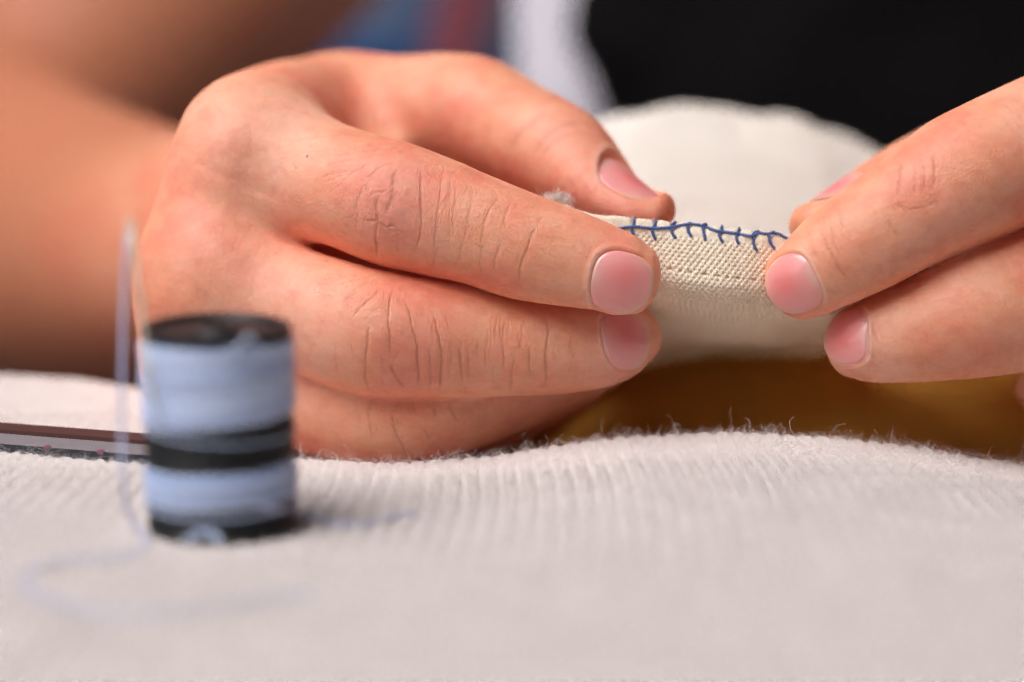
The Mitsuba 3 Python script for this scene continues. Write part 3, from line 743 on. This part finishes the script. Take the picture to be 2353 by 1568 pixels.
# ================================================================== the knit cloth being sewn
def knit_cloth():
    # profile: from the sewn edge down the front, then folding back under and away to the heap behind
    xa, xb = at(1215, 0, 4)[0], at(1990, 0, 4)[0]
    nx, ns = 520, 260
    gx = np.linspace(0, 1, nx)
    PX = 1215 + gx * (1990 - 1215)
    top = np.interp(PX, [1215, 1254, 1300, 1364, 1438, 1555, 1733, 1801, 1990], [450, 462, 474, 497, 502, 514, 533, 545, 575])
    depth = np.interp(PX, [1215, 1300, 1450, 1600, 1750, 1850, 1990], [9, 6, 5.0, 5.2, 5.0, 6.2, 9])
    E = np.array([at(a, b, c) for a, b, c in zip(PX, top, depth)])
    prof = np.array([[0.9, -1.4], [0.75, -0.45], [0.35, -0.05], [0.0, -0.35], [-0.22, -1.2], [-0.25, -3], [0.0, -6], [0.5, -8.5], [1.6, -10.2], [4.5, -11.8], [9, -13.2], [13, -14.5], [24, -17.5], [38, -21.5], [52, -27], [62, -36], [68, -47]])
    s = np.r_[0, np.cumsum(np.linalg.norm(np.diff(prof, axis=0), axis=1))]
    sq = np.r_[np.linspace(0, 12.5, 200), np.linspace(12.5, s[-1], ns - 200 + 1)[1:]]
    pr = PchipInterpolator(s, prof)(sq)
    nrm = np.stack([np.gradient(pr[:, 1]), -np.gradient(pr[:, 0])], 1); nrm = unit(nrm)
    if nrm[120, 0] > 0: nrm = -nrm
    xx = E[:, 0][:, None] + 0 * sq[None]
    sh = 0.12 * (PX[:, None] - 1500) / 300 * sq[None] * 0.3
    # knitted stitches: leaning pairs of loops in columns
    wcol, hrow = 0.86, 0.54
    jx = 0.10 * (meshkit.noise(np.stack([xx / 1.3, sq[None] / 1.3 + 0 * xx, 0 * xx + 5], -1), seed=60) - 0.5)
    rw = sq[None] / hrow + 0 * xx
    u = xx / wcol + 0.5 * rw + jx                                # every row is shifted by half a stitch
    lean = np.abs(((u + 0.0) % 1) - 0.5) * 2                    # 0 on a hole column
    hole = np.exp(-(lean / 0.34) ** 2 - (((rw + 0.25 * np.sin(u * 2 * np.pi)) % 1 - 0.5) / 0.27) ** 2)
    yarn = 0.5 + 0.5 * np.cos((rw - 0.9 * u) * 2 * np.pi)
    st = 0.9 - 1.5 * hole + 0.28 * yarn
    rough = meshkit.fbm(np.stack([xx / 0.35, sq[None] / 0.35 + 0 * xx, 0 * xx], -1), 2, seed=61)
    edge = sstep(3.0, 4.0, sq)[None]
    rel = 0.30 * st * edge + 0.10 * (rough - 0.5) + 0.16 * (meshkit.fbm(np.stack([xx / 0.9, sq[None] / 0.9 + 0 * xx, 0 * xx + 3], -1), 2, seed=62) - 0.5)
    bump = 0.22 * (meshkit.noise(np.stack([xx / 1.7, sq[None] * 0.3 + 0 * xx, 0 * xx], -1), seed=63) - 0.5) * (1 - edge)
    seam = -0.75 * np.exp(-((sq[None] - 8.3 - 0.03 * (xx - 30)) / 0.19) ** 2) * np.clip(np.sin(xx * 3.6 + 1.3 * np.sin(xx)), 0, 1)
    SXS = np.array([crop(1350, 450, 3.361, [(q, 400)])[0][0] for q in (790, 968, 1118, 1255, 1382, 1525, 1668, 1805, 1945)])
    SXS = (SXS - 1176.5) * K * 1.013
    bump = bump + 0.20 * (1 - edge) - sum(0.42 * np.exp(-((xx - q) / 0.34) ** 2) for q in SXS) * (1 - sstep(2.0, 3.2, sq))[None]
    sag = 0.5 * np.sin(gx * np.pi)[:, None] * (sq[None] / 14) ** 2 * (sq[None] < 400)
    off = rel + bump + seam
    bulge = -3.4 * (sstep(1400, 1600, PX) * sstep(1850, 1640, PX))[:, None] * np.interp(sq, [1.0, 9.5, 13, 20], [0, 1, 0.9, 0])[None]
    yy = E[:, 1][:, None] + bulge + pr[None, :, 0] + nrm[None, :, 0] * off
    zz = E[:, 2][:, None] + pr[None, :, 1] + nrm[None, :, 1] * off - np.minimum(sag, 2.5) - 7.0 * sstep(16, 62, sq)[None] * sstep(1720, 1430, PX)[:, None]
    wav = 1.2 * np.sin(xx / 9.0 + 1) * sstep(12, 40, sq)[None] + 5.0 * (meshkit.fbm(np.stack([xx / 16, sq[None] / 22 + 0 * xx, 0 * xx], -1), 2, seed=64) - 0.5) * sstep(10, 22, sq)[None]
    v = np.stack([xx + sh, yy, zz + wav], -1).reshape(-1, 3)
    return v, tri(grid_faces(nx, ns)), E
kv, kf, EDGE = knit_cloth()
put('knit_cloth__panel', (kv, kf), 'cream_knit', True)
labels['knit_cloth'] = {'label': 'cream fine knit cloth with a blue blanket stitched edge held between the two hands', 'category': 'cloth'}

# fuzz along the sewn edge
def edge_fuzz():
    g = np.random.default_rng(15)
    out = []
    for _ in range(900):
        k = g.integers(40, 470)
        c = EDGE[k] + [0, g.uniform(-0.3, 0.8), g.uniform(-0.8, -0.05)]
        d = unit(g.normal(0, 1, 3) + [0, -0.4, 0.7])
        pts = [c]
        for _ in range(5):
            d = unit(d + g.normal(0, 0.5, 3)); pts.append(pts[-1] + d * g.uniform(0.08, 0.24))
        out.append(tube_mesh(pts, 0.022, 3, False))
    # the loose tuft where the edge comes out from under the thumb
    c0 = at(1278, 462, 7)
    for _ in range(420):
        d = unit(g.normal(0, 1, 3) + [0.2, -0.2, 0.5]); pts = [c0 + g.normal(0, 1, 3) * [1.0, 0.5, 0.45]]
        for _ in range(5):
            d = unit(d + g.normal(0, 0.6, 3)); pts.append(pts[-1] + d * 0.26)
        out.append(tube_mesh(pts, 0.03, 3, False))
    return join(out)
put('knit_cloth__edge_fuzz', edge_fuzz(), 'white_wool', False, kind='stuff')

# blue blanket stitch: two-ply twisted thread
Q_ = (1350, 450, 3.361)
def lay(pts, lift):
    P = np.array(crop(*Q_, pts))
    P = PchipInterpolator(np.arange(len(P)), P)(np.linspace(0, len(P) - 1, 26)) if len(P) > 2 else P
    base = np.array([at(a, b, 4.6) for a, b in P])
    tree = cKDTree(kv[:, [0, 2]][fr])
    d, i = tree.query(base[:, [0, 2]], k=12)
    y = kv[fr][i][:, :, 1].min(1)
    base[:, 1] = y - lift
    return base
fr = np.nonzero(np.tile(np.arange(260) < 200, 520))[0]
TOPZ = lambda x: np.interp(x, EDGE[:, 0], EDGE[:, 2])
def twisted(c, r):
    n = 70
    s = np.r_[0, np.cumsum(np.linalg.norm(np.diff(c, axis=0), axis=1))]
    c = PchipInterpolator(s, c)(np.linspace(0, s[-1], n))
    t = unit(np.gradient(c, axis=0)); a = unit(np.cross(t, [0.2, 0.9, 0.3])); b = np.cross(t, a)
    ph = np.linspace(0, s[-1] / 0.95 * 2 * np.pi, n)[:, None]
    out, cols = [], []
    for k in range(3):
        o = (np.cos(ph + k * 2.094) * a + np.sin(ph + k * 2.094) * b) * r * 0.52
        v, f = tube_mesh(c + o, r * 0.56, 7)
        out.append((v, f))
        nz = meshkit.noise(v / 0.35, seed=70 + k)[:, None]
        cols.append(np.array([0.022, 0.045, 0.17]) * (1 - nz) + np.array([0.08, 0.145, 0.38]) * nz)
    v, f = join(out)
    return v, f, np.vstack(cols)
spine = lay([(600, 412), (660, 412), (780, 390), (860, 398), (940, 404), (1010, 402), (1100, 397), (1180, 382), (1250, 374), (1320, 378), (1380, 392), (1440, 412), (1500, 430), (1580, 438), (1650, 452), (1720, 462),
             (1780, 468), (1840, 447), (1920, 458), (1990, 452), (2050, 484), (2110, 500)], 0.22)
sp = spline(spine[::1], 90)
v, f, c = twisted(sp, 0.20)
def long_twist(c, r):
    L = np.linalg.norm(np.diff(c, axis=0), axis=1).sum()
    n = int(L / 0.08)
    s = np.r_[0, np.cumsum(np.linalg.norm(np.diff(c, axis=0), axis=1))]
    c = PchipInterpolator(s, c)(np.linspace(0, s[-1], n))
    t = unit(np.gradient(c, axis=0)); a = unit(np.cross(t, [0.2, 0.9, 0.3])); b = np.cross(t, a)
    ph = np.linspace(0, L / 1.0 * 2 * np.pi, n)[:, None]
    out, cols = [], []
    for k in range(3):
        v, f = tube_mesh(c + (np.cos(ph + k * 2.094) * a + np.sin(ph + k * 2.094) * b) * r * 0.52, r * 0.56, 7)
        out.append((v, f)); nz = meshkit.noise(v / 0.4, seed=80 + k)[:, None]
        cols.append(np.array([0.022, 0.05, 0.18]) * (1 - nz) + np.array([0.12, 0.20, 0.47]) * nz)
    v, f = join(out)
    return v, f, np.vstack(cols)
v, f, c = long_twist(sp, 0.215)
put('knit_cloth__blue_thread', (v, f), 'blue_thread', True, color=c)
legs = [[(797, 330), (788, 385), (770, 412), (787, 462)], [(982, 345), (960, 392), (942, 420), (966, 492)], [(1142, 360), (1102, 392), (1106, 432), (1132, 477)], [(1272, 365), (1240, 385), (1246, 427), (1267, 464)],
        [(1402, 368), (1370, 392), (1376, 442), (1386, 494)], [(1532, 380), (1526, 422), (1505, 460), (1527, 508)], [(1677, 398), (1670, 440), (1646, 472), (1662, 520)], [(1842, 428), (1791, 467), (1791, 522), (1817, 584)],
        [(1987, 438), (1926, 467), (1936, 522), (1967, 574)]]
for k, l in enumerate(legs):
    b = lay(l, 0.17)
    # over the edge and down into the back
    x0 = b[0, 0]
    e = np.array([x0, np.interp(x0, EDGE[:, 0], EDGE[:, 1]), TOPZ(x0)])
    b = np.vstack([[e + [0.05, 1.1, -1.2], e + [0.03, 0.75, -0.1], e + [0, 0.25, 0.12]], b[2:], b[-1] + [0.03, 0.5, -0.12]])
    v, f, c = twisted(b, 0.21)
    put('knit_cloth__stitch' + (f'_{k:03d}' if k else ''), (v, f), 'blue_thread', True, color=c * 0.85)

# ---- heap of the same cream cloth behind, and the mustard cloth under the hands
def heap(cx, cy, rx, ry, z0, zt, n, m, seed, amp, power=2.4, skew=0.0):
    r = np.linspace(0, 1, n)[:, None]; t = np.linspace(0, 2 * np.pi, m, endpoint=False)[None]
    h = (1 - r ** power) ** (1 / 1.7)
    x = cx + rx * r * np.cos(t); y = cy + ry * r * np.sin(t)
    q = np.stack([x / 26, y / 26, h * 1.5 + 0 * t], -1)
    k = meshkit.fbm(q, 3, seed=seed) - 0.5
    z = z0 + (zt - z0) * h + amp * k * (0.4 + h) - 0.16 * amp * np.exp(-((meshkit.fbm(q * 1.7 + 4, 2, seed=seed + 3) - 0.5) / 0.05) ** 2) * h + skew * (x - cx)
    x = x + amp * 0.7 * (meshkit.fbm(q + 9, 2, seed=seed + 1) - 0.5)
    v = np.stack([x, y, z + 0 * t], -1).reshape(-1, 3)
    f = tri(grid_faces(n, m, True))
    f = f if trimesh.Trimesh(v, f, process=False).face_normals[len(f) // 4].dot([0, 0, 1]) > 0 else f[:, ::-1]
    return v, f
put('cream_heap', heap(40, 104, 76, 62, -34, 41.0, 110, 220, 97, 5.5, 2.3, -0.05), 'cream_felt', True,
    label='rounded heap of cream cloth standing behind the stitched edge', category='cloth')
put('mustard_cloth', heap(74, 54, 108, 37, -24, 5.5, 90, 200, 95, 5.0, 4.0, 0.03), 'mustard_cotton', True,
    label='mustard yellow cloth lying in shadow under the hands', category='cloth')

# ================================================================== spool, needle, thread
def ground_z(x, y):
    return float(cloth_z(np.array([x]), np.array([y]))[0])
SX, SY, SR, SH = -37.2, -46.5, 9.45, 25.0
SZ = float(base_height(np.array([SX]), np.array([SY]))[0]) - 0.2
LEAN = np.array([[1, 0, -0.012], [0, 1, 0.02], [0, 0, 1.0]])
def spool_place(v):
    return (np.asarray(v) * [1, 1, 1.075]) @ LEAN.T + [SX, SY, SZ]
def lathe(prof, m=72):
    prof = np.asarray(prof, float); a = np.arange(m) / m * 2 * np.pi
    v = np.stack([prof[:, :1] * np.cos(a), prof[:, :1] * np.sin(a), np.repeat(prof[:, 1:], m, 1)], -1).reshape(-1, 3)
    f = tri(grid_faces(len(prof), m, True))
    return v, f
def solid(prof):
    v, f = lathe(prof)
    return v, fix_outward(v, f)
v, f = solid([(0.01, 0), (8.9, 0), (9.25, 0.15), (9.4, 0.5), (9.4, 1.0), (9.0, 1.3), (9.0, 23.6), (9.5, 23.9), (9.6, 24.3), (9.45, 24.9), (8.9, 25.1), (8.2, 25.0), (7.9, 24.5), (3.4, 24.3), (3.0, 24.7), (2.2, 24.7), (2.0, 24.2), (2.0, 18), (0.01, 18)])
put('thread_spool__core', (spool_place(v), f), 'black_plastic', 40)
labels['thread_spool'] = {'label': 'small spool wound with pale blue and black thread with a needle tucked in', 'category': 'thread spool'}
def coil(z0, z1, r, rad, pitch, seed, tilt0=0.0, tilt1=0.0, ph0=0.0):
    g = np.random.default_rng(seed)
    turns = max(int(abs(z1 - z0) / pitch), 1)
    n = turns * 44
    a = np.linspace(0, turns * 2 * np.pi, n)
    w = np.linspace(0, 1, n)
    z = z0 + (z1 - z0) * w + (tilt0 * (1 - w) + tilt1 * w) * np.cos(a - ph0)
    rr = r + 0.10 * np.interp(a, np.linspace(0, a[-1], turns * 5), g.random(turns * 5) - 0.4) + 0.42 * np.interp(a, np.linspace(0, a[-1], turns + 1), g.random(turns + 1) ** 2)
    z = z + 0.14 * np.interp(a, np.linspace(0, a[-1], turns * 4), g.random(turns * 4) - 0.5)
    return np.stack([rr * np.cos(a), rr * np.sin(a), z], -1)
def winding(parts, tone=None):
    out, cols = [], []
    for k, (c, rad) in enumerate(parts):
        v, f = tube_mesh(c, rad, 6)
        if tone is not None:
            a = np.unwrap(np.arctan2(c[:, 1], c[:, 0])) / (2 * np.pi)
            w = np.repeat(meshkit.noise(np.stack([a * 1.3, 0 * a + 3 * k, 0 * a], -1), seed=90), 6)
            w = np.r_[w, w[:1], w[-1:]][:, None]
            cols.append(np.array(tone[0]) * (1 - w) + np.array(tone[1]) * w)
        out.append((spool_place(v), f))
    return join(out) if tone is None else (join(out), np.vstack(cols))
bl = [(coil(14.0, 23.5, 9.28, 0.17, 0.27, 1, 0.7, -0.1, 0.2), 0.17), (coil(23.4, 14.6, 9.40, 0.17, 0.62, 2, 0.1, 0.9, 0.2), 0.19),
      (coil(18.2, 20.4, 9.66, 0.17, 0.75, 3, 0.5, 0.5, -0.3), 0.17), (coil(4.6, 8.9, 9.30, 0.17, 0.27, 4, 0.25, 0.35, 0.3), 0.17), (coil(8.7, 4.8, 9.40, 0.17, 0.7, 5, 0.4, 0.3, 0.2), 0.19)]
(bm, bc) = winding(bl, ((0.30, 0.42, 0.70), (0.62, 0.70, 0.86)))
put('thread_spool__blue_winding', bm, 'spool_thread', True, color=bc, label='pale blue thread wound in two bands')
stray = [(coil(13.0, 12.9, 9.45, 0.10, 0.1, 6, 0.6, 0.6, 2.4), 0.11), (coil(4.2, 3.8, 9.5, 0.17, 0.4, 7, 0.3, 0.3, 1.2), 0.16)]
put('thread_spool__loose_turn', winding(stray), 'pale_thread', True)
bk = [(coil(8.6, 14.2, 9.17, 0.14, 0.22, 9), 0.15), (coil(1.2, 4.7, 9.17, 0.14, 0.22, 10), 0.15), (coil(23.3, 23.9, 9.25, 0.14, 0.22, 11), 0.15)]
put('thread_spool__black_winding', winding(bk), 'black_thread', True, label='black thread showing between the blue bands')
def spool_front(pxx, pyy):                                      # a point on the near side of the spool
    best = at(pxx, pyy, -48)
    d = unit(best - CAM)
    o = CAM - np.array([SX, SY, 0]); a = d[0] ** 2 + d[1] ** 2; b = 2 * (o[0] * d[0] + o[1] * d[1]); c = o[0] ** 2 + o[1] ** 2 - (SR + 0.25) ** 2
    disc = b * b - 4 * a * c
    t = (-b - math.sqrt(max(disc, 0))) / (2 * a)
    return CAM + d * t
# thread end tucked over the rim
knot = spline([spool_front(520, 800), spool_front(556, 792) + [0, -0.3, 0.2], spool_front(575, 780) + [0, -0.6, 0.5], spool_front(588, 790) + [0, -0.3, 0.1], spool_front(600, 805)], 30)
put('thread_spool__thread_end', tube_mesh(knot, 0.24, 8), 'pale_thread', True)

# needle leaning on the left of the spool
n1, n0 = at(297, 496, -46.5), spool_front(345, 850) + [0, -0.2, 0]
dn = unit(n0 - n1); L = np.linalg.norm(n0 - n1)
def needle():
    # shaft and an eye made of two branches
    sd = unit(np.cross(dn, F))
    s = np.linspace(2.6, L + 9, 40)
    r = np.interp(s, [2.6, 5, L, L + 9], [0.26, 0.31, 0.30, 0.04])
    parts = [tube_mesh(n1 + dn * s[:, None], r, 12)]
    for k in (-1, 1):
        t = np.linspace(0, np.pi, 20)[:, None]
        parts.append(tube_mesh(n1 + dn * (0.2 + 2.7 * t / np.pi) + sd * k * 0.30 * np.sin(t), 0.16, 8))
    return join(parts)
put('needle', needle(), 'gold_steel', True, label='pale gold needle tucked upright into the thread at the left of the spool', category='needle')
eye = n1 + dn * 1.2
def gp(a, b, lift=0.25):
    p = on_ground(a, b, 0.0)
    for _ in range(4):
        p = on_ground(a, b, float(base_height(np.array([p[0]]), np.array([p[1]]))[0]) + 1.0 + lift)
    return p
tl = [eye + F * 0.6, eye - F * 0.5 + [-0.15, 0, -1], at(286, 640, -48), at(282, 800, -49), at(280, 1000, -50), at(285, 1120, -51), gp(300, 1190, 0.8), gp(335, 1245), gp(300, 1275), gp(180, 1285), gp(70, 1312), gp(60, 1345), gp(110, 1380),
      gp(200, 1402), gp(312, 1412), gp(450, 1400), gp(600, 1378), gp(720, 1362)]
put('needle_thread', tube_mesh(spline(tl, 260), 0.28, 8), 'violet_thread', True, label='pale violet blue thread hanging from the needle eye and looping over the cloth', category='thread')
tr = [spool_front(600, 1165), spool_front(650, 1172), at(690, 1178, -42) , gp(740, 1195), gp(800, 1205), gp(860, 1200), gp(915, 1186), gp(960, 1180)]
put('thread_spool__thread_tail', tube_mesh(spline(tr, 80), 0.30, 8), 'violet_thread', True)
bb = spline([gp(430, 1240, 0.5), gp(450, 1230, 0.7), gp(472, 1224, 0.9), gp(490, 1230, 0.6), gp(505, 1240, 0.4)], 30)
put('thread_scrap', tube_mesh(bb, 0.42, 8), 'pale_thread', True, label='short curl of pale blue thread at the foot of the spool', category='thread')

# ================================================================== flat case at the left
ca, cb = gp(-260, 1000, 0.0), gp(390, 1062, 0.0)
cd = unit((cb - ca) * [1, 1, 0]); cs = np.array([-cd[1], cd[0], 0.0])
def slab(lo, hi, w0, w1, l0=0.0, bev=0.25):
    L = np.linalg.norm(cb - ca)
    b = trimesh.creation.box((L - 2 * l0, w1 - w0, hi - lo))
    b = b.subdivide().subdivide()
    v = b.vertices
    M = np.stack([cd, cs, [0, 0, 1]], 0)
    v = v @ M + (ca + cb) / 2 * [1, 1, 0] + cs * (w0 + w1) / 2 + [0, 0, 0.1 + (lo + hi) / 2]
    return v, np.array(b.faces)
put('flat_case__side', slab(0.9, 2.5, 0.0, 4.2), 'grey_metal', False)
put('flat_case__lid', slab(2.505, 3.1, -0.12, 4.3), 'brown_leather', False, label='brown lid')
put('flat_case__foot', slab(-0.4, 0.895, -0.08, 4.25), 'dark_rubber', False)
labels['flat_case'] = {'label': 'long flat case with a brown lid and grey side lying left of the spool', 'category': 'case'}
for k, (a, b) in enumerate([(112, 1028), (232, 1040)]):
    p = gp(a, b, 0.5)
    s = trimesh.creation.icosphere(2, 0.6)
    o = ca + cd * ((p - ca) @ cd) + [0, 0, 0]
    put('flat_case__pink_dot' + (f'_{k:03d}' if k else ''), (s.vertices * [1.3, 0.25, 0.8] + [o[0], o[1], 1.0] - cs * 0.05, s.faces), 'pink_paint', True)

# ================================================================== soft things far behind
def pillow(c, rx, ry, rz, seed, ex=3.0):
    s = trimesh.creation.icosphere(5, 1.0)
    v = s.vertices
    k = 1 / (np.abs(v) ** ex).sum(1) ** (1 / ex)
    v = v * k[:, None]
    v = v * (1 + 0.08 * (meshkit.fbm(v * 1.7, 3, seed=seed) - 0.5)[:, None]) * [rx, ry, rz] + c
    return v, np.array(s.faces)
put('blue_cushion__cover', pillow(at(960, -150, 520), 95, 40, 120, 201), 'blue_cotton', True)
labels['blue_cushion'] = {'label': 'blurred blue cushion with a red band behind the bare arm', 'category': 'cushion'}
def band():
    v, f = pillow(at(960, -150, 520), 96.5, 41.0, 121, 201)
    ctr = at(1055, 60, 520)[0]
    sl = 0.22
    x = v[:, 0] - ctr - sl * (v[:, 2] - at(1055, 60, 520)[2])
    keep = (np.abs(x)[f] < 11).all(1)
    f = f[keep]
    u, inv = np.unique(f, return_inverse=True)
    return v[u], inv.reshape(-1, 3)
put('blue_cushion__red_band', band(), 'red_cotton', True, label='red band')
put('white_pillow', pillow(at(1362, -60, 305), 21, 30, 105, 205), 'white_cotton', True, label='blurred white pillow edge between the blue cushion and the black top', category='pillow')
print('triangles', sum(len(meshkit.WRITTEN[d['filename']][1]) for d in scene.values() if d.get('type') == 'ply'))
